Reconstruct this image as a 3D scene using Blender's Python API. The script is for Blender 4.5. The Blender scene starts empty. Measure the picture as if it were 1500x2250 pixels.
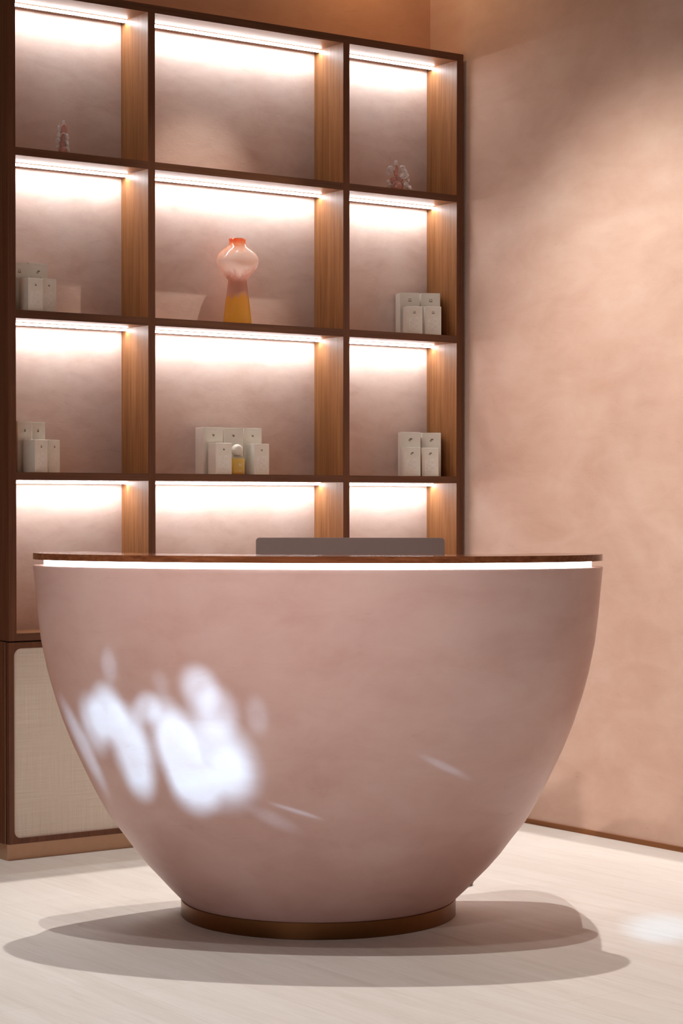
import bpy, bmesh, math, random
from mathutils import Vector, Matrix

random.seed(7)
scene = bpy.context.scene
COL = scene.collection
PI = math.pi

# ------------------------------------------------------------------ camera
YAW, PITCH, FPX, SHIFT = 0.622399, 0.0154020, 4625.22, 55.368
cam_d = bpy.data.cameras.new('camera')
cam_d.sensor_fit = 'VERTICAL'
cam_d.sensor_height = 36.0
cam_d.lens = FPX / 2250.0 * 36.0
cam_d.shift_y = SHIFT / 2250.0
cam_d.clip_start, cam_d.clip_end = 0.1, 100
cam = bpy.data.objects.new('camera', cam_d)
COL.objects.link(cam)
cam.location = (0, 0, 1.2)
cam.rotation_euler = (PI / 2 - PITCH, 0, -YAW)
scene.camera = cam

# ------------------------------------------------------------------ world, lights, exposure
scene.view_settings.view_transform = 'Standard'
scene.view_settings.look = 'None'
scene.view_settings.gamma = 1.0
scene.view_settings.exposure = 0.0
scene.view_settings.use_curve_mapping = False
AMBIENT = (1.0, 0.93, 0.90)
AMBIENT_S = 0.025
HIGH_REAR = 8300.0     # high lamp behind the counter: shadow falls towards the viewer
SUN_TOP = 0.98       # lamp row straight overhead
SUN_FRONT = 0.27     # lamp row in front of the desk: shadow falls towards the shelving
WASH = 178.0          # wall washers beside the right wall
FRONT = 4.2        # added soft fill from the front left, aimed at the desk
DESK_SPOT = 370.0    # track spot aimed at the desk front
LED = 80.0           # shelf strips
DESK_LED = 7.5
GLINT = 3200.0        # sunlight thrown off the glazing, broken into patches

w = bpy.data.worlds.new('room_light')
scene.world = w
w.use_nodes = True
w.node_tree.nodes['Background'].inputs[0].default_value = (*AMBIENT, 1)
w.node_tree.nodes['Background'].inputs[1].default_value = AMBIENT_S


def lamp(kind, name, loc, target, energy, color, **kw):
    d = bpy.data.lights.new(name, kind)
    d.energy = energy
    d.color = color
    for k, v in kw.items():
        setattr(d, k, v)
    o = bpy.data.objects.new(name, d)
    COL.objects.link(o)
    o.location = loc
    o.rotation_euler = (Vector(target) - Vector(loc)).to_track_quat('-Z', 'Y').to_euler()
    return o


# view frame on the floor: forward and right of the camera
FW = Vector((math.sin(YAW), math.cos(YAW), 0))
RT = Vector((math.cos(YAW), -math.sin(YAW), 0))


def at(xc, z, h=0.0):
    """point given as metres to the right, metres ahead of the lens, height"""
    p = RT * xc + FW * z
    return Vector((p.x, p.y, h))


desk_c = at(-0.07, 6.1)
lamp('SPOT', 'ceiling_light_rear', at(-0.05, 10.3, 20.0), at(0.0, 5.6, 0.0), HIGH_REAR,
     (1.0, 0.97, 0.95), spot_size=math.radians(30), spot_blend=0.3, shadow_soft_size=0.12)
lamp('SUN', 'ceiling_light_top', desk_c + Vector((0, 0, 4)) - FW * 0.09 * 4, desk_c, SUN_TOP,
     (1.0, 0.98, 0.96), angle=math.radians(0.5))
lamp('SUN', 'ceiling_light_front', desk_c - FW * 0.24 * 4 - RT * 0.03 * 4 + Vector((0, 0, 1.065 * 4)), desk_c, SUN_FRONT,
     (1.0, 0.98, 0.96), angle=math.radians(1.4))
for p_, q_, e in (((3.5, 5.4, 2.95), (5.186, 5.25, 1.62), 0.9), ((3.6, 4.3, 2.75), (5.186, 4.25, 1.45), 0.55)):
    lamp('SPOT', 'wall_washer', p_, q_, WASH * e, (1.0, 0.95, 0.88),
         spot_size=math.radians(68), spot_blend=1.0, shadow_soft_size=0.10)
lamp('POINT', 'ceiling_downlight', (4.80, 6.35, 3.42), (4.8, 6.35, 0), 4.0, (1.0, 0.62, 0.30), shadow_soft_size=0.04)
lamp('SPOT', 'shelf_spot', (4.27, 5.80, 3.64), (4.00, 6.50, 1.98), 60.0, (1.0, 0.92, 0.84),
     spot_size=math.radians(32), spot_blend=0.6, shadow_soft_size=0.01)
lamp('SPOT', 'track_spot', at(-1.0, 2.5, 3.1), at(-0.20, 5.6, 1.16), DESK_SPOT, (1.0, 0.96, 0.93),
     spot_size=math.radians(24), spot_blend=1.0, shadow_soft_size=0.05)
lamp('AREA', 'front_fill', at(-2.4, -0.6, 2.7), at(-0.1, 6.0, 0.75), FRONT, (0.98, 0.97, 1.0),
     shape='RECTANGLE', size=2.2, size_y=1.3, spread=math.radians(52))  # unseen fill lamp, added to brighten the desk front

# sunlight thrown back by the shop glazing: one spot lamp whose beam is broken into soft patches
# each row: beam direction (u, v), 2x2 shape matrix, strength
PATCHES = [
    (-0.08459, 0.02071, 6.445, -44.267, 251.449, 132.054, 0.75),
    (-0.06737, 0.03424, 10.338, -73.859, 110.293, 27.011, 1.0),
    (-0.07622, 0.02943, 9.659, -72.246, 141.928, 40.517, 0.8),
    (-0.05354, 0.01598, 10.198, -48.989, 98.095, 31.353, 1.2),
    (-0.05003, -0.00131, 31.954, -106.562, 130.311, 62.434, 0.35),
    (-0.04378, 0.03589, -4.71, -135.084, 133.33, -6.049, 0.55),
    (-0.02831, 0.01613, 11.144, -44.828, 96.001, 30.167, 1.1),
    (-0.00841, 0.00984, 24.697, -32.96, 39.647, 37.591, 0.95),
    (-0.01819, -0.00479, 42.682, -64.468, 71.652, 63.726, 0.9),
    (-0.01242, 0.04496, 35.343, -76.412, 95.648, 52.263, 0.6),
    (-0.00312, 0.03271, 24.983, -79.114, 92.114, 32.725, 0.45),
    (0.00383, 0.00206, 17.858, -78.077, 95.607, 22.313, 0.35),
    (-0.06528, 0.05882, 8.161, -116.37, 226.146, 31.464, 0.2),
    (-0.03533, 0.04872, 45.679, -155.245, 224.34, 83.765, 0.1),
    (0.01861, 0.03123, 17.34, -107.185, 163.305, 23.309, 0.15),
    (0.03679, -0.01609, 76.12, -31.826, 283.752, 1060.302, 0.22),
    (0.11479, 0.00855, 81.068, -46.574, 204.276, 491.229, 0.14),
    (0.0242, -0.02018, 61.358, -37.174, 120.519, 284.568, 0.1),
    (0.20839, -0.06001, 56.282, 29.857, 1.569, 92.918, 0.8),
]
gl = lamp('SPOT', 'glazing_glint', at(-0.9, 0.8, 1.75), at(-0.3, 5.7, 0.45), GLINT, (0.31, 0.68, 1.0),
          spot_size=math.radians(34), spot_blend=0.3, shadow_soft_size=0.004)
gl.data.use_nodes = True
gnt = gl.data.node_tree
gem = gnt.nodes['Emission']
_tc = gnt.nodes.new('ShaderNodeTexCoord')
_sp = gnt.nodes.new('ShaderNodeSeparateXYZ')
gnt.links.new(_tc.outputs['Normal'], _sp.inputs[0])


def gmath(op, a, b_=None, c=None, clamp=False):
    n_ = gnt.nodes.new('ShaderNodeMath')
    n_.operation = op
    n_.use_clamp = clamp
    for k, v in enumerate((a, b_, c)):
        if v is None:
            continue
        if isinstance(v, (int, float)):
            n_.inputs[k].default_value = v
        else:
            gnt.links.new(v, n_.inputs[k])
    return n_.outputs[0]


_az = gmath('ABSOLUTE', _sp.outputs[2])
_u = gmath('DIVIDE', _sp.outputs[0], _az)
_v = gmath('DIVIDE', _sp.outputs[1], _az)
_tot = None
for cu, cv, m00, m01, m10, m11, st in PATCHES:
    du, dv = gmath('SUBTRACT', _u, cu), gmath('SUBTRACT', _v, cv)
    a_ = gmath('MULTIPLY_ADD', du, m00, gmath('MULTIPLY', dv, m01))
    b2_ = gmath('MULTIPLY_ADD', du, m10, gmath('MULTIPLY', dv, m11))
    rr = gmath('SQRT', gmath('ADD', gmath('MULTIPLY', a_, a_), gmath('MULTIPLY', b2_, b2_)))
    mr = gnt.nodes.new('ShaderNodeMapRange')
    mr.interpolation_type = 'SMOOTHSTEP'
    gnt.links.new(rr, mr.inputs[0])
    mr.inputs[1].default_value, mr.inputs[2].default_value = 0.40, 1.50
    mr.inputs[3].default_value, mr.inputs[4].default_value = st, 0.0
    _tot = mr.outputs[0] if _tot is None else gmath('ADD', _tot, mr.outputs[0])
_tot = gmath('MINIMUM', _tot, 1.15)
gnt.links.new(_tot, gem.inputs['Strength'])

# ------------------------------------------------------------------ material helpers
MATS = {}


def new_mat(name):
    m = bpy.data.materials.new(name)
    m.use_nodes = True
    nt = m.node_tree
    b = nt.nodes['Principled BSDF']
    MATS[name] = m
    return m, nt, b


def N(nt, t, **kw):
    n = nt.nodes.new(t)
    for k, v in kw.items():
        if k in n.inputs:
            n.inputs[k].default_value = v
        else:
            setattr(n, k, v)
    return n


def srgb(r, g, b):
    f = lambda c: (c / 255 / 12.92) if c / 255 <= 0.04045 else ((c / 255 + 0.055) / 1.055) ** 2.4
    return (f(r), f(g), f(b), 1)


def ramp(nt, fac, stops):
    n = nt.nodes.new('ShaderNodeValToRGB')
    while len(n.color_ramp.elements) < len(stops):
        n.color_ramp.elements.new(0.5)
    for e, (p, c) in zip(n.color_ramp.elements, stops):
        e.position = p
        e.color = c
    nt.links.new(fac, n.inputs[0])
    return n.outputs[0]


def coords(nt, scale=(1, 1, 1), rot=(0, 0, 0)):
    tc = nt.nodes.new('ShaderNodeTexCoord')
    mp = nt.nodes.new('ShaderNodeMapping')
    mp.inputs['Scale'].default_value = scale
    mp.inputs['Rotation'].default_value = rot
    nt.links.new(tc.outputs['Object'], mp.inputs[0])
    return mp.outputs[0]


def noise(nt, vec, scale, detail=4, rough=0.55, dist=0.0):
    n = N(nt, 'ShaderNodeTexNoise')
    n.inputs['Scale'].default_value = scale
    n.inputs['Detail'].default_value = detail
    n.inputs['Roughness'].default_value = rough
    n.inputs['Distortion'].default_value = dist
    nt.links.new(vec, n.inputs['Vector'])
    return n.outputs['Fac']


def bump(nt, b, h, strength, dist=0.002):
    n = N(nt, 'ShaderNodeBump')
    n.inputs['Strength'].default_value = strength
    n.inputs['Distance'].default_value = dist
    nt.links.new(h, n.inputs['Height'])
    nt.links.new(n.outputs[0], b.inputs['Normal'])


def mixc(nt, fac, a, b_, mode='MIX'):
    n = N(nt, 'ShaderNodeMix', data_type='RGBA', blend_type=mode)
    if isinstance(fac, (int, float)):
        n.inputs[0].default_value = fac
    else:
        nt.links.new(fac, n.inputs[0])
    for s, v in ((6, a), (7, b_)):
        if isinstance(v, tuple):
            n.inputs[s].default_value = v
        else:
            nt.links.new(v, n.inputs[s])
    return n.outputs[2]


def plaster(name, dark, mid, light, rough=0.6, bmp=0.12, scale=1.0, spec=0.3):
    """hand trowelled pigmented plaster: soft cloudy pigment, faint trowel strokes"""
    m, nt, b = new_mat(name)
    v = coords(nt)
    big = noise(nt, v, 1.6 * scale, 5, 0.6, 0.6)
    med = noise(nt, coords(nt, (1, 1, 2.2), (0.3, 0.2, 0.6)), 5.0 * scale, 6, 0.62, 0.5)
    c1 = ramp(nt, big, [(0.30, dark), (0.5, mid), (0.70, light)])
    c2 = ramp(nt, med, [(0.32, dark), (0.52, mid), (0.75, light)])
    c = mixc(nt, 0.42, c1, c2)
    streak = noise(nt, coords(nt, (2.2, 2.2, 9), (0.5, 0.3, 0)), 3.0, 8, 0.7, 2.0)
    s = ramp(nt, streak, [(0.27, (0.80, 0.76, 0.74, 1)), (0.38, (1, 1, 1, 1))])
    c = mixc(nt, 0.55, c, s, 'MULTIPLY')
    nt.links.new(c, b.inputs['Base Color'])
    b.inputs['Roughness'].default_value = rough
    b.inputs['Specular IOR Level'].default_value = spec
    fine = noise(nt, coords(nt, (1, 1, 3)), 60, 4, 0.6)
    bump(nt, b, fine, bmp, 0.004)
    return m


def wood(name, c0, c1, c2, axis='Z', rough=0.42, scale=1.0, spec=0.4, bmp=0.08):
    m, nt, b = new_mat(name)
    sc = {'Z': (1, 1, 0.035), 'X': (0.035, 1, 1), 'Y': (1, 0.035, 1)}[axis]
    v = coords(nt, sc)
    g = noise(nt, v, 95 * scale, 6, 0.65, 0.3)
    g2 = noise(nt, v, 16 * scale, 4, 0.6, 1.2)
    a = ramp(nt, g, [(0.33, c0), (0.5, c1), (0.68, c2)])
    a2 = ramp(nt, g2, [(0.3, c0), (0.55, c1), (0.8, c2)])
    nt.links.new(mixc(nt, 0.4, a, a2), b.inputs['Base Color'])
    b.inputs['Roughness'].default_value = rough
    b.inputs['Specular IOR Level'].default_value = spec
    if bmp:
        bump(nt, b, g, bmp, 0.001)
    return m


def plain(name, col, rough=0.5, metal=0.0, spec=0.5):
    m, nt, b = new_mat(name)
    v = coords(nt)
    n_ = noise(nt, v, 40, 3)
    k = ramp(nt, n_, [(0.3, (0.95, 0.95, 0.95, 1)), (0.7, (1, 1, 1, 1))])
    nt.links.new(mixc(nt, 1.0, col, k, 'MULTIPLY'), b.inputs['Base Color'])
    b.inputs['Roughness'].default_value = rough
    b.inputs['Metallic'].default_value = metal
    b.inputs['Specular IOR Level'].default_value = spec
    return m


def emit(name, col, s):
    m, nt, b = new_mat(name)
    b.inputs['Base Color'].default_value = (0.8, 0.8, 0.8, 1)
    b.inputs['Emission Color'].default_value = col
    b.inputs['Emission Strength'].default_value = s
    return m


M_wall_r = plaster('plaster_right', srgb(200, 160, 140), srgb(216, 180, 161), srgb(229, 200, 182), 0.7, 0.06, 0.8)
M_wall_b = plaster('plaster_back', srgb(188, 138, 108), srgb(200, 150, 120), srgb(208, 162, 134), 0.7, 0.06)  # darker than the other plaster: shade of the wall top put into colour
M_panel = plaster('plaster_shelf_back', srgb(204, 170, 154), srgb(222, 193, 178), srgb(230, 205, 192), 0.75, 0.10, 1.6)
M_desk = plaster('plaster_desk', srgb(196, 151, 140), srgb(211, 172, 162), srgb(220, 188, 179), 0.38, 0.05, 0.9, 0.45)
M_wz = wood('walnut_upright', srgb(112, 68, 34), srgb(144, 92, 52), srgb(168, 114, 70), 'Z')
M_wx = wood('walnut_board', srgb(118, 74, 42), srgb(150, 100, 62), srgb(172, 122, 80), 'X')
M_edge_z = wood('walnut_edge_upright', srgb(78, 44, 26), srgb(102, 60, 36), srgb(120, 76, 48), 'Z')
M_edge_x = wood('walnut_edge_board', srgb(78, 46, 30), srgb(100, 62, 40), srgb(118, 76, 52), 'X')
M_slab = wood('walnut_counter', srgb(92, 48, 28), srgb(124, 70, 42), srgb(150, 92, 60), 'X', 0.10, 1.0, 0.6, 0.0)
M_metal = plain('bronze_metal', srgb(124, 84, 52), 0.30, 1.0)
M_plinth = plain('bronze_plinth', srgb(190, 156, 128), 0.36, 0.6)
M_led = emit('led_diffuser', (0.86, 0.94, 1.0, 1), LED)
M_led_front = emit('led_diffuser_front', (0.96, 0.98, 1.0, 1), LED * 0.32)
M_deskled = emit('desk_light_diffuser', (1.0, 0.92, 0.86, 1), DESK_LED)
M_alu_dark = plain('brushed_aluminium', srgb(112, 92, 84), 0.5, 0.2)
M_alu = plain('polished_aluminium', srgb(232, 226, 220), 0.25, 1.0)
M_screen = plain('black_glass', srgb(12, 12, 14), 0.1)
M_card = plain('cream_carton', srgb(238, 231, 218), 0.6)
M_print = plain('pale_foil_print', srgb(255, 250, 248), 0.25)
M_grey = plain('grey_print', srgb(140, 128, 112), 0.7)
M_black = plain('black_rubber', srgb(20, 18, 18), 0.5)
M_white = plain('white_cap', srgb(228, 220, 206), 0.45)
M_inside = plain('carcass_dark', srgb(60, 34, 22), 0.7)
M_base_trim = wood('oak_skirting', srgb(110, 62, 26), srgb(138, 82, 38), srgb(156, 98, 50), 'Y')


def floor_mat():
    m, nt, b = new_mat('pale_oak_floor')
    tc = nt.nodes.new('ShaderNodeTexCoord')
    # boards run towards the viewer along Y; brick texture lays them along its own x
    mp = N(nt, 'ShaderNodeMapping')
    mp.inputs['Rotation'].default_value = (0, 0, PI / 2)
    nt.links.new(tc.outputs['Object'], mp.inputs[0])
    br = N(nt, 'ShaderNodeTexBrick')
    br.offset = 0.37
    br.inputs['Color1'].default_value = (0.45, 0.45, 0.45, 1)
    br.inputs['Color2'].default_value = (0.60, 0.60, 0.60, 1)
    br.inputs['Mortar'].default_value = (0.0, 0.0, 0.0, 1)
    br.inputs['Scale'].default_value = 1.0
    br.inputs['Mortar Size'].default_value = 0.0006
    br.inputs['Mortar Smooth'].default_value = 0.6
    br.inputs['Brick Width'].default_value = 1.9
    br.inputs['Row Height'].default_value = 0.26
    nt.links.new(mp.outputs[0], br.inputs['Vector'])
    v = coords(nt, (1, 0.07, 1), (0, 0, 0))
    g = noise(nt, v, 34, 8, 0.72, 1.6)
    g2 = noise(nt, v, 5, 5, 0.65, 2.5)
    a = ramp(nt, g, [(0.28, srgb(200, 190, 180)), (0.5, srgb(214, 206, 198)), (0.72, srgb(224, 218, 211))])
    a2 = ramp(nt, g2, [(0.3, srgb(204, 193, 182)), (0.7, srgb(224, 218, 210))])
    c = mixc(nt, 0.45, a, a2)
    tint = ramp(nt, br.outputs['Color'], [(0.0, (0.55, 0.42, 0.36, 1)), (0.30, (0.93, 0.90, 0.88, 1)),
                                          (0.62, (1.0, 1.0, 1.0, 1))])
    c = mixc(nt, 0.75, c, tint, 'MULTIPLY')
    nt.links.new(c, b.inputs['Base Color'])
    b.inputs['Roughness'].default_value = 0.48
    b.inputs['Specular IOR Level'].default_value = 0.35
    bump(nt, b, g, 0.05, 0.001)
    return m


M_floor = floor_mat()


def fabric_mat():
    m, nt, b = new_mat('linen')
    vx = coords(nt, (5, 1, 700))
    vz = coords(nt, (700, 1, 5))
    a = noise(nt, vx, 1.0, 5, 0.75)
    c = noise(nt, vz, 1.0, 5, 0.75)
    mx = N(nt, 'ShaderNodeMath', operation='ADD')
    nt.links.new(a, mx.inputs[0]); nt.links.new(c, mx.inputs[1])
    hf = N(nt, 'ShaderNodeMath', operation='MULTIPLY')
    nt.links.new(mx.outputs[0], hf.inputs[0]); hf.inputs[1].default_value = 0.5
    col = ramp(nt, hf.outputs[0], [(0.34, srgb(202, 190, 174)), (0.5, srgb(224, 214, 199)), (0.64, srgb(241, 234, 222))])
    nt.links.new(col, b.inputs['Base Color'])
    b.inputs['Roughness'].default_value = 0.9
    b.inputs['Specular IOR Level'].default_value = 0.1
    bump(nt, b, hf.outputs[0], 0.25, 0.001)
    return m


M_linen = fabric_mat()


def glass_mat(name, col, rough=0.05, trans=0.9, ior=1.45):
    m, nt, b = new_mat(name)
    v = coords(nt)
    n_ = noise(nt, v, 30, 3)
    k = ramp(nt, n_, [(0.3, (0.9, 0.88, 0.88, 1)), (0.7, (1, 1, 1, 1))])
    nt.links.new(mixc(nt, 1.0, col, k, 'MULTIPLY'), b.inputs['Base Color'])
    b.inputs['Roughness'].default_value = rough
    b.inputs['Transmission Weight'].default_value = trans
    b.inputs['IOR'].default_value = ior
    return m


M_rose = glass_mat('rose_glass', srgb(244, 186, 172), 0.10, 0.45)
M_clear = glass_mat('clear_glass', srgb(255, 244, 240), 0.05, 0.35)
M_oil = glass_mat('amber_oil', srgb(240, 204, 112), 0.12, 0.12)
M_bottle = glass_mat('bottle_glass', srgb(240, 236, 220), 0.05, 0.8)


def vase_mat():
    m, nt, b = new_mat('vase_glass')
    tc = nt.nodes.new('ShaderNodeTexCoord')
    sep = nt.nodes.new('ShaderNodeSeparateXYZ')
    nt.links.new(tc.outputs['Object'], sep.inputs[0])
    v = coords(nt, (14, 14, 3))
    n_ = noise(nt, v, 1.6, 4, 0.6, 0.8)
    ad = N(nt, 'ShaderNodeMath', operation='MULTIPLY_ADD')
    nt.links.new(n_, ad.inputs[0]); ad.inputs[1].default_value = 0.09; nt.links.new(sep.outputs[2], ad.inputs[2])
    # slant the bands a little
    ad2 = N(nt, 'ShaderNodeMath', operation='MULTIPLY_ADD')
    nt.links.new(sep.outputs[0], ad2.inputs[0]); ad2.inputs[1].default_value = -0.25
    nt.links.new(ad.outputs[0], ad2.inputs[2])
    h = N(nt, 'ShaderNodeMath', operation='DIVIDE')
    nt.links.new(ad2.outputs[0], h.inputs[0]); h.inputs[1].default_value = 0.36
    col = ramp(nt, h.outputs[0], [(0.0, srgb(244, 198, 90)), (0.38, srgb(242, 190, 92)), (0.44, srgb(222, 180, 164)),
                                  (0.60, srgb(214, 168, 152)), (0.66, srgb(250, 236, 228)), (0.80, srgb(250, 232, 220)),
                                  (0.93, srgb(246, 170, 124)), (1.0, srgb(240, 112, 60))])
    nt.links.new(col, b.inputs['Base Color'])
    b.inputs['Roughness'].default_value = 0.06
    tr = ramp(nt, h.outputs[0], [(0.0, (0.15,) * 3 + (1,)), (0.40, (0.35,) * 3 + (1,)), (0.60, (0.45,) * 3 + (1,)),
                                 (0.68, (0.03,) * 3 + (1,)), (1.0, (0.06,) * 3 + (1,))])
    tr_ = N(nt, 'ShaderNodeMath', operation='MULTIPLY')
    nt.links.new(tr, tr_.inputs[0]); tr_.inputs[1].default_value = 0.5
    nt.links.new(tr_.outputs[0], b.inputs['Transmission Weight'])
    tl = nt.nodes.new('ShaderNodeBsdfTranslucent')
    nt.links.new(col, tl.inputs[0])
    ms = nt.nodes.new('ShaderNodeMixShader')
    ms.inputs[0].default_value = 0.5
    nt.links.new(b.outputs[0], ms.inputs[1])
    nt.links.new(tl.outputs[0], ms.inputs[2])
    nt.links.new(ms.outputs[0], nt.nodes['Material Output'].inputs['Surface'])
    return m


M_vase = vase_mat()


def bottle_mark_mat():
    return M_print


# ------------------------------------------------------------------ geometry helpers
def link(name, bm, mat, parent=None, smooth=False, loc=None):
    bmesh.ops.recalc_face_normals(bm, faces=bm.faces)
    me = bpy.data.meshes.new(name)
    bm.to_mesh(me)
    bm.free()
    if smooth:
        me.shade_smooth()
    for mm in (mat if isinstance(mat, (list, tuple)) else [mat]):
        me.materials.append(mm)
    o = bpy.data.objects.new(name, me)
    COL.objects.link(o)
    if loc is not None:
        o.location = loc
    if parent is not None:
        o.parent = parent
    return o


def box(bm, x0, x1, y0, y1, z0, z1, bevel=0.0, mi=0):
    vs = [bm.verts.new((x, y, z)) for z in (z0, z1) for y in (y0, y1) for x in (x0, x1)]
    fs = [bm.faces.new([vs[i] for i in f]) for f in
          ((0, 2, 3, 1), (4, 5, 7, 6), (0, 1, 5, 4), (2, 6, 7, 3), (0, 4, 6, 2), (1, 3, 7, 5))]
    for f in fs:
        f.material_index = mi
    if bevel:
        es = list({e for f in fs for e in f.edges})
        bmesh.ops.bevel(bm, geom=es, offset=bevel, segments=2, affect='EDGES', profile=0.7)
    return fs


def lathe(bm, prof, n=48, cap_bottom=True, cap_top=True):
    rings = []
    for r, z in prof:
        rings.append([bm.verts.new((r * math.cos(2 * PI * i / n), r * math.sin(2 * PI * i / n), z)) for i in range(n)])
    for a, b_ in zip(rings, rings[1:]):
        for i in range(n):
            bm.faces.new((a[i], a[(i + 1) % n], b_[(i + 1) % n], b_[i]))
    if cap_bottom:
        bm.faces.new(rings[0][::-1])
    if cap_top:
        bm.faces.new(rings[-1])


def tube(bm, pts, r, n=8, closed=False):
    pts = [Vector(p) for p in pts]
    rings = []
    m = len(pts)
    for i, p in enumerate(pts):
        a = pts[(i - 1) % m] if (closed or i > 0) else p
        b_ = pts[(i + 1) % m] if (closed or i < m - 1) else p
        t = (b_ - a).normalized()
        up = Vector((0, 0, 1)) if abs(t.z) < 0.9 else Vector((0, 1, 0))
        s = t.cross(up).normalized()
        u = s.cross(t)
        rr = r[i] if isinstance(r, (list, tuple)) else r
        rings.append([bm.verts.new(p + s * rr * math.cos(2 * PI * k / n) + u * rr * math.sin(2 * PI * k / n))
                      for k in range(n)])
    rng = range(m) if closed else range(m - 1)
    for i in rng:
        a, b_ = rings[i], rings[(i + 1) % m]
        for k in range(n):
            bm.faces.new((a[k], a[(k + 1) % n], b_[(k + 1) % n], b_[k]))
    if not closed:
        bm.faces.new(rings[0][::-1])
        bm.faces.new(rings[-1])


def prism(bm, outline, z0, z1):
    a = [bm.verts.new((x, y, z0)) for x, y in outline]
    b_ = [bm.verts.new((x, y, z1)) for x, y in outline]
    n = len(a)
    for i in range(n):
        bm.faces.new((a[i], a[(i + 1) % n], b_[(i + 1) % n], b_[i]))
    for ring in (a[::-1], b_):
        f = bm.faces.new(ring)
        bmesh.ops.triangulate(bm, faces=[f])


def empty(name, loc, rz=0.0):
    o = bpy.data.objects.new(name, None)
    o.empty_display_size = 0.1
    COL.objects.link(o)
    o.location = loc
    o.rotation_euler = (0, 0, rz)
    return o


def tag(o, label, cat, group=None):
    o['label'] = label
    o['category'] = cat
    if group:
        o['group'] = group
    return o


def struct(o, label=None):
    o['kind'] = 'structure'
    if label:
        o['label'] = label
    return o


# ------------------------------------------------------------------ room
XR, YB = 5.186, 6.622
bm = bmesh.new(); box(bm, -4.0, XR + 0.15, -2.5, YB + 0.15, -0.12, 0.0)
struct(link('floor', bm, M_floor), 'pale whitewashed oak plank floor')
bm = bmesh.new(); box(bm, XR, XR + 0.15, -2.5, YB + 0.15, 0.0, 3.27)
struct(link('wall_right', bm, M_wall_r), 'blush pink trowelled plaster wall to the right of the desk')
bm = bmesh.new(); box(bm, -4.0, XR, YB, YB + 0.15, 0.0, 3.27)
struct(link('wall_back', bm, M_wall_b), 'pink plaster wall above and behind the shelving')
bm = bmesh.new()
box(bm, XR - 0.006, XR, 4.46, YB, 0.0, 0.018)
box(bm, XR - 0.006, XR, -2.5, 4.457, 0.0, 0.018)
struct(link('baseboard_right', bm, M_base_trim), 'thin brown skirting strip along the right wall')

# ------------------------------------------------------------------ wall shelving
YF, YP = 6.392, 6.581            # front edge, face of the plaster back panel
XL0, XL1 = 3.2115, 3.2405
D1 = (3.7543, 3.7825)
D2 = (4.5950, 4.6234)
XR0, XR1 = 5.1372, 5.1690
ZT1, ZT0 = 2.9492, 2.9214        # top board
ROWS = [(2.3744, 2.4013), (1.8283, 1.8561), (1.2839, 1.3100)]
ZB0, ZB1 = 0.7410, 0.7665

shelf = tag(empty('shelving_unit', (XL0, YF, ZB0)),
            'walnut open shelving unit with lit compartments against the back wall', 'shelving')


def spart(name, mat, fn, parent=shelf, label=None, smooth=False):
    bm_ = bmesh.new()
    fn(bm_)
    bmesh.ops.translate(bm_, verts=bm_.verts, vec=-Vector(parent.location) if parent.parent is None else
                        -Vector(parent.parent.location))
    o = link(name, bm_, mat, parent, smooth)
    if label:
        o['label'] = label
    return o


def upright(name, x0, x1, z0, z1):
    def f(b):
        box(b, x0, x1, YF + 0.002, YP, z0, z1)
        if x0 == XL0:          # outer face of the end panel: shade painted with the dark edge wood
            b.faces.ensure_lookup_table()
            for q in b.faces:
                if q.calc_center_median().x < x0 + 1e-5:
                    q.material_index = 1
        box(b, x0, x1, YF, YF + 0.002, z0, z1, mi=1)
    return spart(name, [M_wz, M_edge_z], f)


def board(name, x0, x1, z0, z1, mitre=0.0):
    def f(b):
        box(b, x0, x1, YF + 0.002, YP, z0, z1)
        box(b, x0, x1, YF, YF + 0.002, z0, z1, mi=1)
    return spart(name, [M_wx, M_edge_x], f)


upright('side_panel', XL0, XL1, ZB0, ZT1)
upright('side_panel', XR0, XR1, ZB0, ZT1)
upright('divider', D1[0], D1[1], ZB1, ZT0)
upright('divider', D2[0], D2[1], ZB1, ZT0)
board('top_board', XL1, XR0, ZT0, ZT1)
board('bottom_board', XL1, XR0, ZB0, ZB1)
COLS = [(XL1, D1[0]), (D1[1], D2[0]), (D2[1], XR0)]
TOPS = [ZT0] + [r[0] for r in ROWS]
FLOORS = [r[1] for r in ROWS] + [ZB1]
for ci, (x0, x1) in enumerate(COLS):
    for z0, z1 in ROWS:
        board('shelf', x0, x1, z0, z1)
    for ri, zt in enumerate(TOPS):
        zb = FLOORS[ri]
        # plaster panel closing the compartment at the back
        spart('back_panel', M_panel, lambda b: box(b, x0, x1, YP, YP + 0.012, zb, zt))
        # strip light under the board: aluminium rail with glowing diffuser
        rail = spart('light_rail', M_alu, lambda b: box(b, x0 + 0.001, x1 - 0.001, 6.5325, 6.5465, zt - 0.0025, zt))
        def led(b):
            # diffuser: glows downwards, its narrow front edge less; the back edge is the opaque channel
            box(b, x0 + 0.001, x1 - 0.001, 6.5335, 6.5455, zt - 0.0100, zt - 0.0026)
            for q in b.faces:
                c_ = q.calc_center_median()
                q.material_index = 0 if c_.z < zt - 0.0099 else (1 if c_.y < 6.5336 else 2)
        spart('led_strip', [M_led, M_led_front, M_alu], led, rail)

# ------------------------------------------------------------------ low cabinet under the shelving
CZ1 = 0.7375
cab = tag(empty('base_cabinet', (3.2050, YF, 0.0)),
          'low walnut cabinet with linen front panels beneath the lit shelving', 'cabinet')
spart('carcass', M_edge_z, lambda b: box(b, 3.2075, 5.169, YF + 0.020, YP, 0.055, CZ1), cab)  # dark edge wood puts the shade of the left side into colour
spart('plinth', M_plinth, lambda b: box(b, 3.2115, 5.165, YF + 0.016, YP, 0.0, 0.0545), cab, 'bronze-toned metal plinth')


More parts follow.
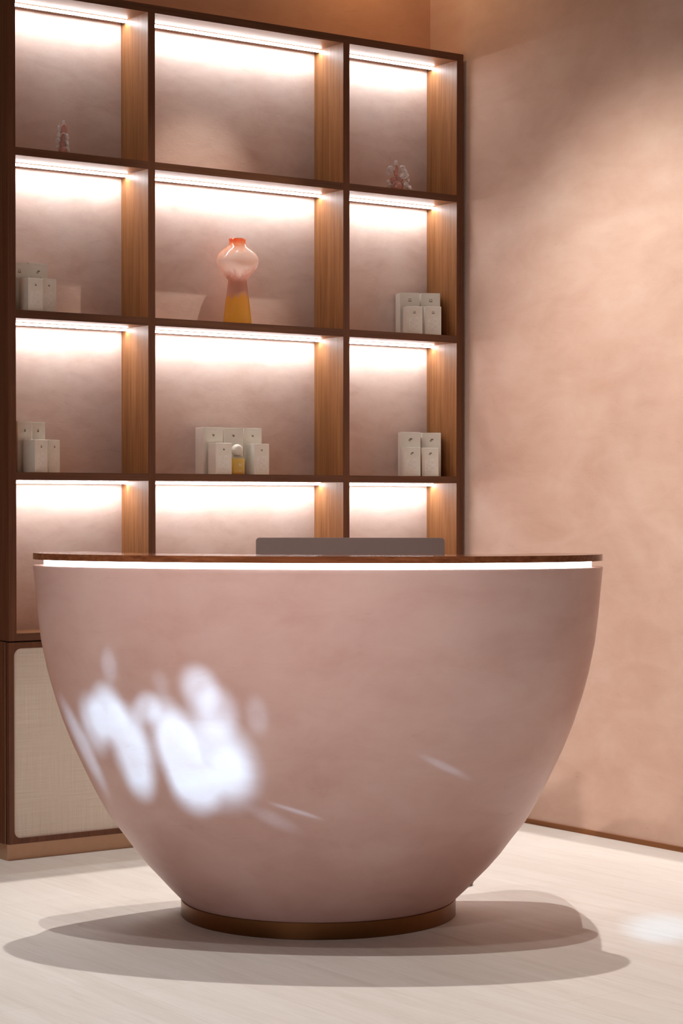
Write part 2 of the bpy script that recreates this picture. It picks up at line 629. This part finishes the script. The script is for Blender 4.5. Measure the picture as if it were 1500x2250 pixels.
def rrect(x0, x1, z0, z1, r, n=10):
    pts = []
    for cx_, cz_, a0 in ((x1 - r, z1 - r, 0), (x0 + r, z1 - r, PI / 2), (x0 + r, z0 + r, PI), (x1 - r, z0 + r, 1.5 * PI)):
        for i in range(n + 1):
            a = a0 + PI / 2 * i / n
            pts.append((cx_ + r * math.cos(a), cz_ + r * math.sin(a)))
    return pts


def door(x0, x1):
    z0, z1 = 0.0555, CZ1 - 0.0015
    fr = 0.0195
    bm_ = bmesh.new()
    inner = rrect(x0 + fr, x1 - fr, z0 + 0.0185, z1 - 0.0205, 0.026)
    # matching points on the outer rectangle, corner by corner
    outer = []
    n = 10
    for (cx_, cz_) in ((x1, z1), (x0, z1), (x0, z0), (x1, z0)):
        outer += [(cx_, cz_)] * (n + 1)
    ya, yb = YF, YF + 0.019
    m_ = len(inner)
    iv = {}
    def V(key, p):
        if key not in iv:
            iv[key] = bm_.verts.new(p)
        return iv[key]
    for i in range(m_):
        j = (i + 1) % m_
        for y, s in ((ya, 'a'), (yb, 'b')):
            q = [V((s, 'i', i), (inner[i][0], y, inner[i][1])), V((s, 'i', j), (inner[j][0], y, inner[j][1])),
                 V((s, 'o', outer[j]), (outer[j][0], y, outer[j][1])), V((s, 'o', outer[i]), (outer[i][0], y, outer[i][1]))]
            u = []
            for v in q:
                if v not in u:
                    u.append(v)
            if len(u) > 2:
                bm_.faces.new(u)
        bm_.faces.new((V(('a', 'i', i), 0), V(('a', 'i', j), 0), V(('b', 'i', j), 0), V(('b', 'i', i), 0)))
        if outer[i] != outer[j]:
            bm_.faces.new((V(('a', 'o', outer[i]), 0), V(('a', 'o', outer[j]), 0), V(('b', 'o', outer[j]), 0), V(('b', 'o', outer[i]), 0)))
    bmesh.ops.translate(bm_, verts=bm_.verts, vec=-Vector(cab.location))
    d = link('door', bm_, M_edge_z, cab)
    bm2 = bmesh.new()
    box(bm2, x0 + 0.010, x1 - 0.010, YF + 0.009, YF + 0.016, z0 + 0.008, z1 - 0.008)
    bmesh.ops.translate(bm2, verts=bm2.verts, vec=-Vector(cab.location))
    p = link('fabric_panel', bm2, M_linen, d)
    p['label'] = 'woven beige linen panel'


door(3.2115, 3.7670)
door(3.7700, 4.6075)
door(4.6105, 5.1690)
spart('gap_line', M_alu, lambda b: box(b, 3.2065, 3.2078, YF + 0.019, YF + 0.0205, 0.056, CZ1 - 0.002), cab,
      'thin bright line in place of the door gap')  # added strip drawing the light line of the gap between door and carcass

# ------------------------------------------------------------------ reception desk
DO = Vector((3.36376, 4.81915, 0.0))
DROT = math.atan2(-0.68400, 0.72941)
desk = tag(empty('reception_desk', DO, DROT),
           'large pink plaster bowl-shaped reception desk with a dark wood counter top', 'desk')

PROF = [(0.047, .400), (0.066, .418), (0.086, .436), (0.105, .452), (0.124, .468), (0.163, .501), (0.203, .531),
        (0.249, .561), (0.306, .600), (0.345, .620), (0.383, .639), (0.425, .658), (0.465, .675), (0.514, .696),
        (0.554, .711), (0.593, .725), (0.66, .745), (0.74, .765), (0.82, .780), (0.90, .789), (0.97, .795),
        (1.018, .799), (1.028, .8005), (1.030, .7995)]
WORK_Z = 0.70
NS = 144
BASE_C = (-0.032, 0.312)


REAR = [(0.8005, 0.0), (0.799, 0.14), (0.788, 0.32), (0.755, 0.50), (0.700, 0.65), (0.620, 0.705), (0.545, 0.690),
        (0.490, 0.620), (0.430, 0.575), (0.330, 0.560), (0.200, 0.560), (0.050, 0.550), (-0.100, 0.535), (-0.250, 0.500),
        (-0.400, 0.420), (-0.560, 0.310), (-0.700, 0.200), (-0.775, 0.110), (-0.8005, 0.0)]


def resample(P, n_):
    d = [0.0]
    for a, b2 in zip(P, P[1:]):
        d.append(d[-1] + math.dist(a, b2))
    out, k = [], 0
    for i in range(n_ + 1):
        t = d[-1] * i / n_
        while k < len(d) - 2 and d[k + 1] < t:
            k += 1
        f = (t - d[k]) / max(d[k + 1] - d[k], 1e-9)
        out.append(tuple(P[k][q] + (P[k + 1][q] - P[k][q]) * f for q in (0, 1)))
    return out


def catmull(P, k=5):
    out = []
    for i in range(len(P) - 1):
        p0 = P[max(i - 1, 0)]; p1 = P[i]; p2 = P[i + 1]; p3 = P[min(i + 2, len(P) - 1)]
        for j in range(k):
            t = j / k
            out.append(tuple(0.5 * ((2 * p1[q]) + (-p0[q] + p2[q]) * t + (2 * p0[q] - 5 * p1[q] + 4 * p2[q] - p3[q]) * t * t
                                    + (-p0[q] + 3 * p1[q] - 3 * p2[q] + p3[q]) * t ** 3) for q in (0, 1)))
    out.append(P[-1])
    return out


REAR_S = resample(catmull(REAR, 8), NS // 2)


def base_plan(a):
    """foot plan: round in front, flatter behind"""
    c, s_ = math.cos(a), math.sin(a)
    return (BASE_C[0] + 0.40 * c, BASE_C[1] + (0.40 if s_ <= 0 else 0.21) * s_)


def section(hw, extra=0.0):
    t = (hw - 0.40) / (0.8005 - 0.40)
    pts = []
    for i in range(NS):
        a = 2 * PI * i / NS - PI / 2
        k = (i - NS // 4) % NS            # 0 at the right tip
        fx, fy = REAR_S[k] if k <= NS // 2 else (0.8005 * math.cos(a), 0.376 * math.sin(a))
        bx, by = base_plan(a)
        pts.append((bx + (fx - bx) * t, by + (fy - by) * t))
    return pts


# crescent counter plan (front curve + hollow back), shared by counter, lip and upper wall
BACK = [(-0.8005, 0.0), (-0.790, 0.042), (-0.752, 0.083), (-0.697, 0.102), (-0.643, 0.084), (-0.590, 0.030), (-0.537, -0.035),
        (-0.458, -0.088), (-0.350, -0.120), (-0.220, -0.142), (-0.100, -0.160), (0.0, -0.166)]
BACK = BACK + [(-x, y) for x, y in BACK[-2::-1]]


def crescent_rows(inset=0.0):
    """front curve and hollow back curve, both left tip to right tip, same count"""
    a_, b_ = 0.8005 - inset, 0.376 - inset
    fr = [(-a_ * math.cos(PI * i / 96), -b_ * math.sin(PI * i / 96)) for i in range(97)]
    bk = resample(catmull(BACK, 6), 96)
    bk = [(x * a_ / 0.8005, y - inset * (0.9 if abs(x) < 0.62 else 0.9)) for x, y in bk]
    bk[0], bk[-1] = fr[0], fr[-1]
    return fr, bk


def crescent_prism(bm_, inset, z0, z1, mi_back=0):
    fr, bk = crescent_rows(inset)
    rows_ = {}
    for k, z in (('b', z0), ('t', z1)):
        f_ = [bm_.verts.new((x, y, z)) for x, y in fr]
        b2 = [f_[0]] + [bm_.verts.new((x, y, z)) for x, y in bk[1:-1]] + [f_[-1]]
        rows_[k] = (f_, b2)
        for i in range(96):
            q = []
            for v in (f_[i], f_[i + 1], b2[i + 1], b2[i]):
                if v not in q:
                    q.append(v)
            bm_.faces.new(q).material_index = mi_back
    for i in range(96):
        bm_.faces.new((rows_['b'][0][i], rows_['b'][0][i + 1], rows_['t'][0][i + 1], rows_['t'][0][i]))
        bm_.faces.new((rows_['b'][1][i], rows_['b'][1][i + 1], rows_['t'][1][i + 1], rows_['t'][1][i])).material_index = mi_back


# bowl: full body to the work surface, front wall above
bm = bmesh.new()
rings = []
lower = [p for p in PROF if p[0] < WORK_Z] + [(WORK_Z, 0.7555)]
for z, hw in lower:
    rings.append([bm.verts.new((x, y, z)) for x, y in section(hw)])
for a, b_ in zip(rings, rings[1:]):
    for i in range(NS):
        bm.faces.new((a[i], a[(i + 1) % NS], b_[(i + 1) % NS], b_[i]))
# upper front wall: outer skin continues for the front half, inner skin follows the hollow back
half = [i for i in range(NS // 4 * 3, NS)] + [i for i in range(0, NS // 4 + 1)]
upper = [(WORK_Z, 0.7555)] + [p for p in PROF if p[0] > WORK_Z]
outer_rows = []
for k, (z, hw) in enumerate(upper):
    pts = section(hw)
    if k == 0:
        outer_rows.append([rings[-1][i] for i in half])
    else:
        outer_rows.append([bm.verts.new((pts[i][0], pts[i][1], z)) for i in half])
for a, b_ in zip(outer_rows, outer_rows[1:]):
    for i in range(len(half) - 1):
        bm.faces.new((a[i], a[i + 1], b_[i + 1], b_[i]))
# inner skin
bkp = resample(catmull(BACK, 6), len(half) - 1)
tl, tr = outer_rows[-1][0].co.copy(), outer_rows[-1][-1].co.copy()
inner_rows = []
for z, hw in ((WORK_Z, 0.728), (0.86, 0.756), (0.99, 0.780), (1.030, 0.7995)):
    sc = hw / 0.8005
    yo = -(1 - sc) * 0.25
    row = [bm.verts.new((x * sc, y + yo, z)) for x, y in bkp]
    inner_rows.append(row)
for a, b_ in zip(inner_rows, inner_rows[1:]):
    for i in range(len(a) - 1):
        bm.faces.new((a[i], a[i + 1], b_[i + 1], b_[i]))
# lip between the outer skin and the inner skin
top_o, top_i = outer_rows[-1], inner_rows[-1]
for i in range(len(top_o) - 1):
    bm.faces.new((top_o[i], top_o[i + 1], top_i[i + 1], top_i[i]))
body = link('body', bm, M_desk, desk, smooth=True)
body['label'] = 'pink plaster bowl'
body.data.set_sharp_from_angle(angle=math.radians(40))

bm = bmesh.new()
prism(bm, [(x * 0.984, (y - 0.2) * 0.980 + 0.2) for x, y in section(0.7545)], WORK_Z - 0.022, WORK_Z - 0.001)
link('work_surface', bm, M_slab, desk)
bm = bmesh.new(); crescent_prism(bm, 0.0005, 1.0471, 1.0650)
o = link('counter_top', bm, M_slab, desk); o['label'] = 'dark walnut counter top'
bm = bmesh.new(); crescent_prism(bm, 0.031, 1.0300, 1.0470, 1)      # only the curved front glows
o = link('light_band', bm, [M_deskled, M_inside], desk); o['label'] = 'glowing white recessed light band'
bm = bmesh.new()
n = 128
ringpts = [base_plan(2 * PI * i / n) for i in range(n)]
rows_ = []
for off, z in ((-0.03, 0.0), (0.003, 0.0), (0.0045, 0.0015), (0.0045, 0.0455), (0.003, 0.047), (-0.08, 0.047)):
    rows_.append([bm.verts.new((BASE_C[0] + (x - BASE_C[0]) * (1 + off / 0.40), BASE_C[1] + (y - BASE_C[1]) * (1 + off / 0.40), z))
                  for x, y in ringpts])
for a, b_ in zip(rows_, rows_[1:]):
    for i in range(n):
        bm.faces.new((a[i], a[(i + 1) % n], b_[(i + 1) % n], b_[i]))
bm.faces.new(rows_[0][::-1]); bm.faces.new(rows_[-1])
o = link('base_ring', bm, M_metal, desk, smooth=True); o['label'] = 'brushed bronze metal base ring'
o.data.set_sharp_from_angle(angle=math.radians(30))

# computer display standing on the work surface behind the counter
mon_p = at(0.025, 6.10, WORK_Z)
mon = tag(empty('computer_monitor', mon_p, -YAW + math.radians(-4)),
          'slim silver computer monitor seen from behind, standing on the desk', 'monitor')


def rounded_panel(bm_, w_, z0, z1, y0, y1, r):
    pts = rrect(-w_ / 2, w_ / 2, z0, z1, r, 8)
    a = [bm_.verts.new((x, y0, z)) for x, z in pts]
    b2 = [bm_.verts.new((x, y1, z)) for x, z in pts]
    for i in range(len(a)):
        j = (i + 1) % len(a)
        bm_.faces.new((a[i], a[j], b2[j], b2[i]))
    bm_.faces.new(a[::-1]); bm_.faces.new(b2)


H0 = 1.1045 - WORK_Z
bm = bmesh.new(); rounded_panel(bm, 0.5475, 0.06, H0, -0.006, 0.006, 0.010)
bmesh.ops.bevel(bm, geom=[e for e in bm.edges if len(e.link_faces) == 2 and e.calc_face_angle(0) > 1.3], offset=0.0016,
                segments=2, affect='EDGES')
o = link('housing', bm, M_alu_dark, mon); o['label'] = 'brushed aluminium housing'
bm = bmesh.new(); rounded_panel(bm, 0.535, 0.10, H0 - 0.006, 0.0062, 0.0072, 0.006)
link('screen', bm, M_screen, mon)
bm = bmesh.new(); box(bm, -0.07, 0.07, -0.030, -0.022, 0.004, 0.20, 0.002); box(bm, -0.07, 0.07, -0.024, -0.0055, 0.17, 0.20, 0.002)
link('stand', bm, M_alu, mon)
bm = bmesh.new(); box(bm, -0.08, 0.08, -0.075, 0.075, 0.0, 0.004, 0.001)
link('foot', bm, M_alu, mon)

# black lead lying on the floor behind the desk foot
bm = bmesh.new()
c0 = Vector((4.175, 5.127, 0.004))
pts = [(-0.42, 0.10, 0.0), (-0.30, 0.03, 0.0), (-0.16, -0.01, 0.0), (-0.06, -0.012, 0.0), (0.0, 0.0, 0.0), (0.018, 0.012, 0.003), (0.030, 0.022, 0.006)]
pts = catmull([(p[0], p[1]) for p in pts], 5)
tube(bm, [c0 + Vector((x, y, 0.0 if i < len(pts) - 8 else 0.0008 * (i - len(pts) + 8))) for i, (x, y) in enumerate(pts)], 0.0028, 8)
bmesh.ops.translate(bm, verts=bm.verts, vec=-c0)
tag(link('power_cable', bm, M_black, None, True, c0), 'thin black cable end on the floor behind the desk base', 'cable')

# ------------------------------------------------------------------ cartons
def arc(cx_, cz_, rx, rz, a0, a1, n_=20):
    return [(cx_ + rx * math.cos(math.radians(a0 + (a1 - a0) * i / n_)), cz_ + rz * math.sin(math.radians(a0 + (a1 - a0) * i / n_)))
            for i in range(n_ + 1)]


LETTERS = [
    [(0.06, 1.30), (0.06, 0.62)],                                             # K stem
    [(0.09, 0.96), (0.18, 0.94), (0.30, 0.86), (0.44, 0.74), (0.58, 0.65), (0.72, 0.62), (0.85, 0.66), (0.94, 0.74)],   # K swoosh
    [(0.11, 0.97), (0.19, 1.08), (0.27, 1.28)],                               # upper arm of the K
    arc(0.70, 1.00, 0.20, 0.24, 0, 360, 28),                                  # O
    [(0.58, 1.36), (0.82, 1.36)],                                             # macron
    [(0.06, 0.56), (0.06, 0.0)],                                              # D stem
    [(0.00, 0.56), (0.06, 0.56)] + arc(0.12, 0.28, 0.27, 0.28, 90, -90, 16) + [(0.06, 0.0)],
    arc(0.70, 0.275, 0.24, 0.275, 0, 360, 28),                                # O
]


def strokes(bm_, lines, w_, x0, z0, sx, sz, y):
    """flat raised ribbons on a carton face (face plane at y, looking towards -y)"""
    for ln in lines:
        P = [Vector((x0 + x * sx, z0 + z * sz)) for x, z in ln]
        closed = (P[0] - P[-1]).length < 1e-6
        if closed:
            P = P[:-1]
        m_ = len(P)
        L_, R_ = [], []
        for i, p in enumerate(P):
            a = P[(i - 1) % m_] if (closed or i > 0) else p
            b2 = P[(i + 1) % m_] if (closed or i < m_ - 1) else p
            t = (b2 - a).normalized()
            nn = Vector((-t.y, t.x)) * w_ / 2
            L_.append(p + nn); R_.append(p - nn)
        def vv(p, yy):
            return bm_.verts.new((p.x, yy, p.y))
        fl = [(vv(a, y), vv(b2, y)) for a, b2 in zip(L_, R_)]
        for i in (range(m_) if closed else range(m_ - 1)):
            j = (i + 1) % m_
            bm_.faces.new((fl[i][0], fl[j][0], fl[j][1], fl[i][1]))


ICONS = {
    'cup': [[(-0.5, 0.5), (0.5, 0.5), (0.42, -0.1), (0.25, -0.35), (-0.25, -0.35), (-0.42, -0.1), (-0.5, 0.5)],
            [(-0.85, -0.3), (-0.4, -0.55), (0.4, -0.55), (0.85, -0.3)]],
    'leaf': [arc(0.25, 0.3, 0.5, 0.2, 20, 380, 14), arc(-0.3, -0.25, 0.32, 0.3, 0, 360, 14), [(-0.5, -0.1), (0.0, 0.2), (0.6, 0.42)],
             [(-0.2, 0.05), (0.3, 0.25)]],
    'berry': [arc(0.0, 0.25, 0.28, 0.35, 0, 360, 12), arc(-0.15, -0.35, 0.22, 0.22, 0, 360, 12), arc(-0.15, -0.35, 0.1, 0.1, 0, 360, 8),
              arc(0.3, -0.2, 0.18, 0.2, 0, 360, 8)],
    'sprig': [arc(-0.2, 0.2, 0.2, 0.2, 0, 360, 10), arc(0.25, 0.1, 0.16, 0.2, 0, 360, 10), [(-0.3, -0.4), (0.0, -0.2), (0.3, -0.45)]],
}


def carton(name, label, px, py, z, alpha, w_, h, logo, icon, group):
    """px,py: the near vertical edge between the left side face and the front face; alpha: turn of the carton"""
    e = empty(name, (px, py, z), math.radians(alpha) - 0.0)
    e.rotation_euler = (0, 0, 0)
    # direction of the front face in the room
    th = math.radians(-math.degrees(YAW) + alpha)   # rotation about z of the front face direction
    e.rotation_euler = (0, 0, th)
    tag(e, label, 'box', group)
    d = w_
    bm_ = bmesh.new()
    box(bm_, 0, w_, 0, d, 0, h, 0.0018)
    link('carton', bm_, M_card, e)
    bm_ = bmesh.new()      # closing lid flap with its little thumb notch on the left
    box(bm_, 0.0022, w_ - 0.0022, 0.0022, d - 0.0022, h, h + 0.0007)
    link('lid_flap', bm_, M_card, e)
    bm_ = bmesh.new()
    cx_ = w_ / 2
    if logo:
        sx = w_ * 0.70
        sz = h * 0.40 / 1.36
        strokes(bm_, LETTERS, w_ * 0.032, cx_ - sx * 0.5, h * 0.20, sx, sz, -0.00035)
        link('lettering', bm_, M_print, e)['label'] = 'pale printed lettering'
        for dz, hw_ in ((0.12, 0.25), (0.085, 0.15)):
            bm_ = bmesh.new()
            strokes(bm_, [[(-1, 0), (1, 0)]], 0.0009, cx_, h * dz, w_ * hw_, 1, -0.00035)
            link('small_print', bm_, M_print, e)
        bm_ = bmesh.new()
    strokes(bm_, [[(-0.5, 0), (0.5, 0)]], 0.0012, cx_, h * 0.915, w_ * 0.42, 1, -0.00035)
    link('caption', bm_, M_print, e)
    bm_ = bmesh.new()
    s_ = w_ * 0.12
    strokes(bm_, ICONS[icon], w_ * 0.03, cx_, h * (0.79 if logo else 0.83), s_, s_, -0.00035)
    link('printed_icon', bm_, M_grey, e)['label'] = 'small grey printed emblem'
    return e


Z3, Z4 = 1.8561, 1.3100
gA, gB, gC = 'cream cartons in the left column', 'cream cartons in the middle column', 'cream cartons in the right column'
S = math.degrees(YAW)
# alpha in the table is the turn of the front face away from the picture plane
CARTONS = [
    ('large_carton', 'tall cream carton at the left edge with cup emblem, back row of second shelf', 3.2637, 6.4764, Z3, 40.1, 0.0700, 0.1688, 0, 'cup', gA),
    ('large_carton', 'tall cream carton with leaf emblem standing behind small cartons, second shelf left', 3.3431, 6.4971, Z3, 40.1, 0.0751, 0.1738, 0, 'leaf', gA),
    ('small_carton', 'small cream carton turned to show its blank side, front left of second shelf', 3.2910, 6.3994, Z3, 41.1, 0.0591, 0.1106, 1, 'sprig', gA),
    ('small_carton', 'small lettered cream carton at the right end of the second shelf left group', 3.3549, 6.4249, Z3, 40.8, 0.0588, 0.1153, 1, 'sprig', gA),
    ('large_carton', 'tall cream carton with berry emblem at the left frame, third shelf down', 3.2789, 6.4570, Z4, 46.0, 0.0620, 0.1732, 0, 'berry', gA),
    ('large_carton', 'tall cream carton with berry emblem, right one of the third shelf left pair', 3.3518, 6.5016, Z4, 45.9, 0.0622, 0.1747, 0, 'berry', gA),
    ('small_carton', 'small lettered cream carton showing a wide blank side, third shelf left column', 3.3144, 6.3976, Z4, 52.6, 0.0584, 0.1111, 1, 'berry', gA),
    ('small_carton', 'small lettered cream carton at the right end of the third shelf left group', 3.3945, 6.4485, Z4, 53.5, 0.0520, 0.1129, 1, 'berry', gA),
    ('large_carton', 'leftmost tall cream carton with wide visible side, middle column', 4.0402, 6.4869, Z4, 26.5, 0.0773, 0.1711, 0, 'sprig', gB),
    ('large_carton', 'middle one of three tall cream cartons standing behind the oil bottle', 4.1211, 6.4793, Z4, 23.1, 0.0765, 0.1701, 0, 'sprig', gB),
    ('large_carton', 'rightmost tall cream carton of the three in the middle column', 4.2270, 6.5089, Z4, 22.1, 0.0710, 0.1724, 0, 'sprig', gB),
    ('small_carton', 'small lettered cream carton left of the oil bottle', 4.0466, 6.4139, Z4, 29.8, 0.0640, 0.1126, 1, 'sprig', gB),
    ('small_carton', 'small lettered cream carton right of the oil bottle', 4.2206, 6.4274, Z4, 31.8, 0.0625, 0.1126, 1, 'sprig', gB),
    ('large_carton', 'left tall cream carton with cup emblem, second shelf right column', 4.9419, 6.4991, Z3, 11.5, 0.0780, 0.1649, 0, 'cup', gC),
    ('large_carton', 'right tall cream carton with cup emblem, second shelf beside the wood side', 5.0345, 6.4850, Z3, 10.0, 0.0762, 0.1674, 0, 'cup', gC),
    ('small_carton', 'left small lettered cream carton with cup emblem, second shelf right column', 4.9150, 6.4234, Z3, 10.4, 0.0638, 0.1049, 1, 'cup', gC),
    ('small_carton', 'right small lettered cream carton with cup emblem, second shelf right column', 5.0074, 6.4257, Z3, 8.1, 0.0639, 0.1093, 1, 'cup', gC),
    ('large_carton', 'left tall cream carton with leaf emblem, third shelf right column', 4.9360, 6.4893, Z4, 5.1, 0.0787, 0.1711, 0, 'leaf', gC),
    ('large_carton', 'right tall cream carton with leaf emblem, third shelf beside the wood side', 5.0345, 6.4794, Z4, 8.0, 0.0753, 0.1701, 0, 'leaf', gC),
    ('small_carton', 'left small lettered cream carton with leaf emblem, third shelf right column', 4.9049, 6.4283, Z4, 5.3, 0.0663, 0.1103, 1, 'leaf', gC),
    ('small_carton', 'right small lettered cream carton with leaf emblem, third shelf right column', 4.9935, 6.4264, Z4, 6.3, 0.0648, 0.1099, 1, 'leaf', gC),
]
for row in CARTONS:
    carton(*row)

# ------------------------------------------------------------------ oil bottle
bt = tag(empty('oil_bottle', (4.1549, 6.4401, Z4), math.radians(-S + 22)),
         'small clear bottle of golden oil with a round white stopper between two cartons', 'bottle')
bm = bmesh.new()
box(bm, -0.026, 0.026, -0.014, 0.014, 0.0, 0.068, 0.0)
bmesh.ops.bevel(bm, geom=[e for e in bm.edges], offset=0.010, segments=5, affect='EDGES', profile=0.6)
for f_ in bm.faces:
    f_.material_index = 0 if f_.calc_center_median().z < 0.0555 else 1
o = link('glass_body', bm, [M_oil, M_bottle], bt, smooth=True)
o['label'] = 'clear glass filled with golden oil'
bm = bmesh.new()
lathe(bm, [(0.008, 0.066), (0.008, 0.072), (0.009, 0.074)], 20)
link('neck', bm, M_bottle, bt, smooth=True)
bm = bmesh.new()
bmesh.ops.create_uvsphere(bm, u_segments=28, v_segments=18, radius=0.0215)
for v in bm.verts:
    v.co.y = max(v.co.y, -0.017)
bmesh.ops.translate(bm, verts=bm.verts, vec=(0, 0, 0.0885))
link('stopper', bm, M_white, bt, smooth=True)['label'] = 'round white stopper'
bm = bmesh.new()
strokes(bm, LETTERS[:3] + LETTERS[4:], 0.0008, 0.001, 0.030, 0.012, 0.008, -0.0143)
strokes(bm, [[(-1, 0), (1, 0)], [(-0.6, -1), (0.6, -1)]], 0.0008, 0.007, 0.014, 0.006, 0.003, -0.0143)
link('lettering', bm, M_print, bt)

# ------------------------------------------------------------------ vase
vz = Z3
va = tag(empty('glass_vase', (4.169, 6.460, vz), math.radians(-S)),
         'tall glass vase with orange bulb top and flared amber foot on the second shelf', 'vase')
K = 1 / 603.5
prof = [(0.0, 0.0), (31.5, 0.0), (31.5, 3), (30.5, 12), (28.5, 32), (25.5, 56), (22.5, 78), (20.8, 92), (20.6, 97), (23, 101), (30, 109),
        (38, 118), (43.5, 126), (46.3, 134), (46.8, 139), (45.6, 146), (41.5, 154), (34, 162), (26, 168.5), (20.5, 173), (18.2, 178),
        (17.8, 183), (18.4, 187)]
outer = [(r * K, z * K) for r, z in prof[1:]]
inner = [(max(r * K - 0.0022, 0.004), z * K + (0.006 if i < 2 else 0)) for i, (r, z) in enumerate(prof[1:])]
bm = bmesh.new()
lathe(bm, outer + [(17.2 * K, 187.6 * K), (16.2 * K, 184 * K), (16.0 * K, 178 * K)], 56, True, False)
link('vase_body', bm, M_vase, va, smooth=True)
bm = bmesh.new()
tube(bm, [(17.9 * K * math.cos(2 * PI * i / 40), 17.9 * K * math.sin(2 * PI * i / 40), 187.4 * K) for i in range(40)], 0.0011, 6, True)
link('rim', bm, plain('rim_orange', srgb(220, 90, 40), 0.15), va, smooth=True)['label'] = 'orange rim'

# ------------------------------------------------------------------ rose glass figures
def blob(bm_, c, r, sx=1, sy=1, sz=1, sub=2, jit=0.12, rot=0.0):
    ret = bmesh.ops.create_icosphere(bm_, subdivisions=sub, radius=1.0)
    for v in ret['verts']:
        k = 1 + random.uniform(-jit, jit)
        p = Vector((v.co.x * sx, v.co.y * sy, v.co.z * sz)) * r * k
        p = Matrix.Rotation(rot, 3, 'Y') @ p
        v.co = p + Vector(c)


def curl(bm_, c, r, a0, a1, tr, rot=0.0):
    pts = []
    for i in range(15):
        a = math.radians(a0 + (a1 - a0) * i / 14)
        pts.append(Vector(c) + Vector((r * math.cos(a), 0.002 * i / 14, r * math.sin(a))))
    tube(bm_, pts, [tr * (0.7 + 0.5 * math.sin(PI * i / 14)) for i in range(15)], 8)


P_ = 1 / 640.0
fg = tag(empty('glass_figurine', (3.4455, 6.440, 2.4013), math.radians(-S)),
         'narrow pink and clear carved glass figurine on the top left shelf', 'figurine', 'rose glass figurines on the top shelf')
bm = bmesh.new()
blob(bm, (0.002, 0, 0.014), 0.018, 1.0, 0.8, 1.0, 3, 0.05, 0.3)
blob(bm, (-0.002, 0, 0.032), 0.015, 0.9, 0.8, 1.3, 3, 0.05, -0.2)
blob(bm, (0.002, 0, 0.054), 0.012, 0.9, 0.8, 1.5, 3, 0.05, 0.2)
link('pink_core', bm, M_rose, fg, smooth=True)['label'] = 'deep pink glass core'
bm = bmesh.new(); blob(bm, (0.003, 0, 0.084), 0.014, 0.85, 0.7, 1.5, 3, 0.05, 0.1); link('pink_crown', bm, M_rose, fg, smooth=True)
for c, r, sz, rot in (((-0.012, -0.004, 0.088), 0.008, 1.5, 0), ((-0.012, -0.004, 0.068), 0.009, 1.3, .3), ((-0.014, -0.004, 0.050), 0.009, 1.2, 0),
                      ((0.013, -0.005, 0.062), 0.008, 1.5, -.4), ((0.015, -0.004, 0.040), 0.008, 1.7, -.3), ((-0.015, -0.003, 0.026), 0.010, 1.1, .4),
                      ((0.016, -0.003, 0.018), 0.009, 1.5, -.2), ((0.003, -0.002, 0.110), 0.007, 1.1, 0), ((-0.018, -0.004, 0.006), 0.007, .8, 0)):
    bm = bmesh.new(); blob(bm, c, r, 0.8, 0.8, sz, 2, 0.16, rot); link('clear_petal', bm, M_clear, fg, smooth=False)
for c, r, a0, a1 in (((-0.013, -0.010, 0.046), 0.009, 60, 290), ((0.004, -0.012, 0.062), 0.010, 20, 200)):
    bm = bmesh.new(); curl(bm, c, r, a0, a1, 0.0016); link('curled_tendril', bm, M_clear, fg, smooth=True)

fg2 = tag(empty('glass_figurine', (4.8870, 6.440, 2.4013), math.radians(-S)),
          'wide pink and clear carved glass figurine on the top right shelf', 'figurine', 'rose glass figurines on the top shelf')
bm = bmesh.new()
blob(bm, (-0.004, 0, 0.018), 0.023, 1.0, 0.8, 1.1, 3, 0.05, 0.2)
blob(bm, (-0.016, 0, 0.040), 0.015, 1.1, 0.8, 1.0, 3, 0.05, -0.4)
blob(bm, (0.004, 0, 0.046), 0.016, 1.0, 0.8, 1.1, 3, 0.05, 0.5)
link('pink_core', bm, M_rose, fg2, smooth=True)['label'] = 'deep pink glass core'
bm = bmesh.new(); blob(bm, (-0.008, 0, 0.078), 0.011, 0.8, 0.8, 1.9, 3, 0.05, 0.1); link('pink_crown', bm, M_rose, fg2, smooth=True)
for c, r, sz, rot in (((-0.008, -0.004, 0.108), 0.009, 1.0, 0), ((-0.028, -0.004, 0.082), 0.014, 1.0, 0), ((-0.036, -0.004, 0.070), 0.010, 1.0, .4),
                      ((0.016, -0.004, 0.084), 0.010, 1.5, -.3), ((0.028, -0.005, 0.072), 0.010, 1.3, -.4), ((0.034, -0.004, 0.056), 0.010, 1.0, 0),
                      ((0.018, -0.003, 0.058), 0.013, 1.1, .5), ((0.040, -0.004, 0.040), 0.007, 1.0, 0), ((0.030, -0.002, 0.024), 0.014, 1.2, -.7),
                      ((-0.036, -0.004, 0.034), 0.009, 1.0, 0), ((-0.032, -0.004, 0.020), 0.011, 1.0, .3), ((0.044, -0.003, 0.012), 0.010, 1.1, -.5)):
    bm = bmesh.new(); blob(bm, c, r, 0.85, 0.8, sz, 2, 0.15, rot); link('clear_petal', bm, M_clear, fg2, smooth=False)
for c, r, a0, a1 in (((-0.028, -0.012, 0.080), 0.012, 30, 260), ((0.020, -0.012, 0.060), 0.014, 200, 380), ((0.018, -0.012, 0.084), 0.010, 0, 180)):
    bm = bmesh.new(); curl(bm, c, r, a0, a1, 0.0016); link('curled_tendril', bm, M_clear, fg2, smooth=True)
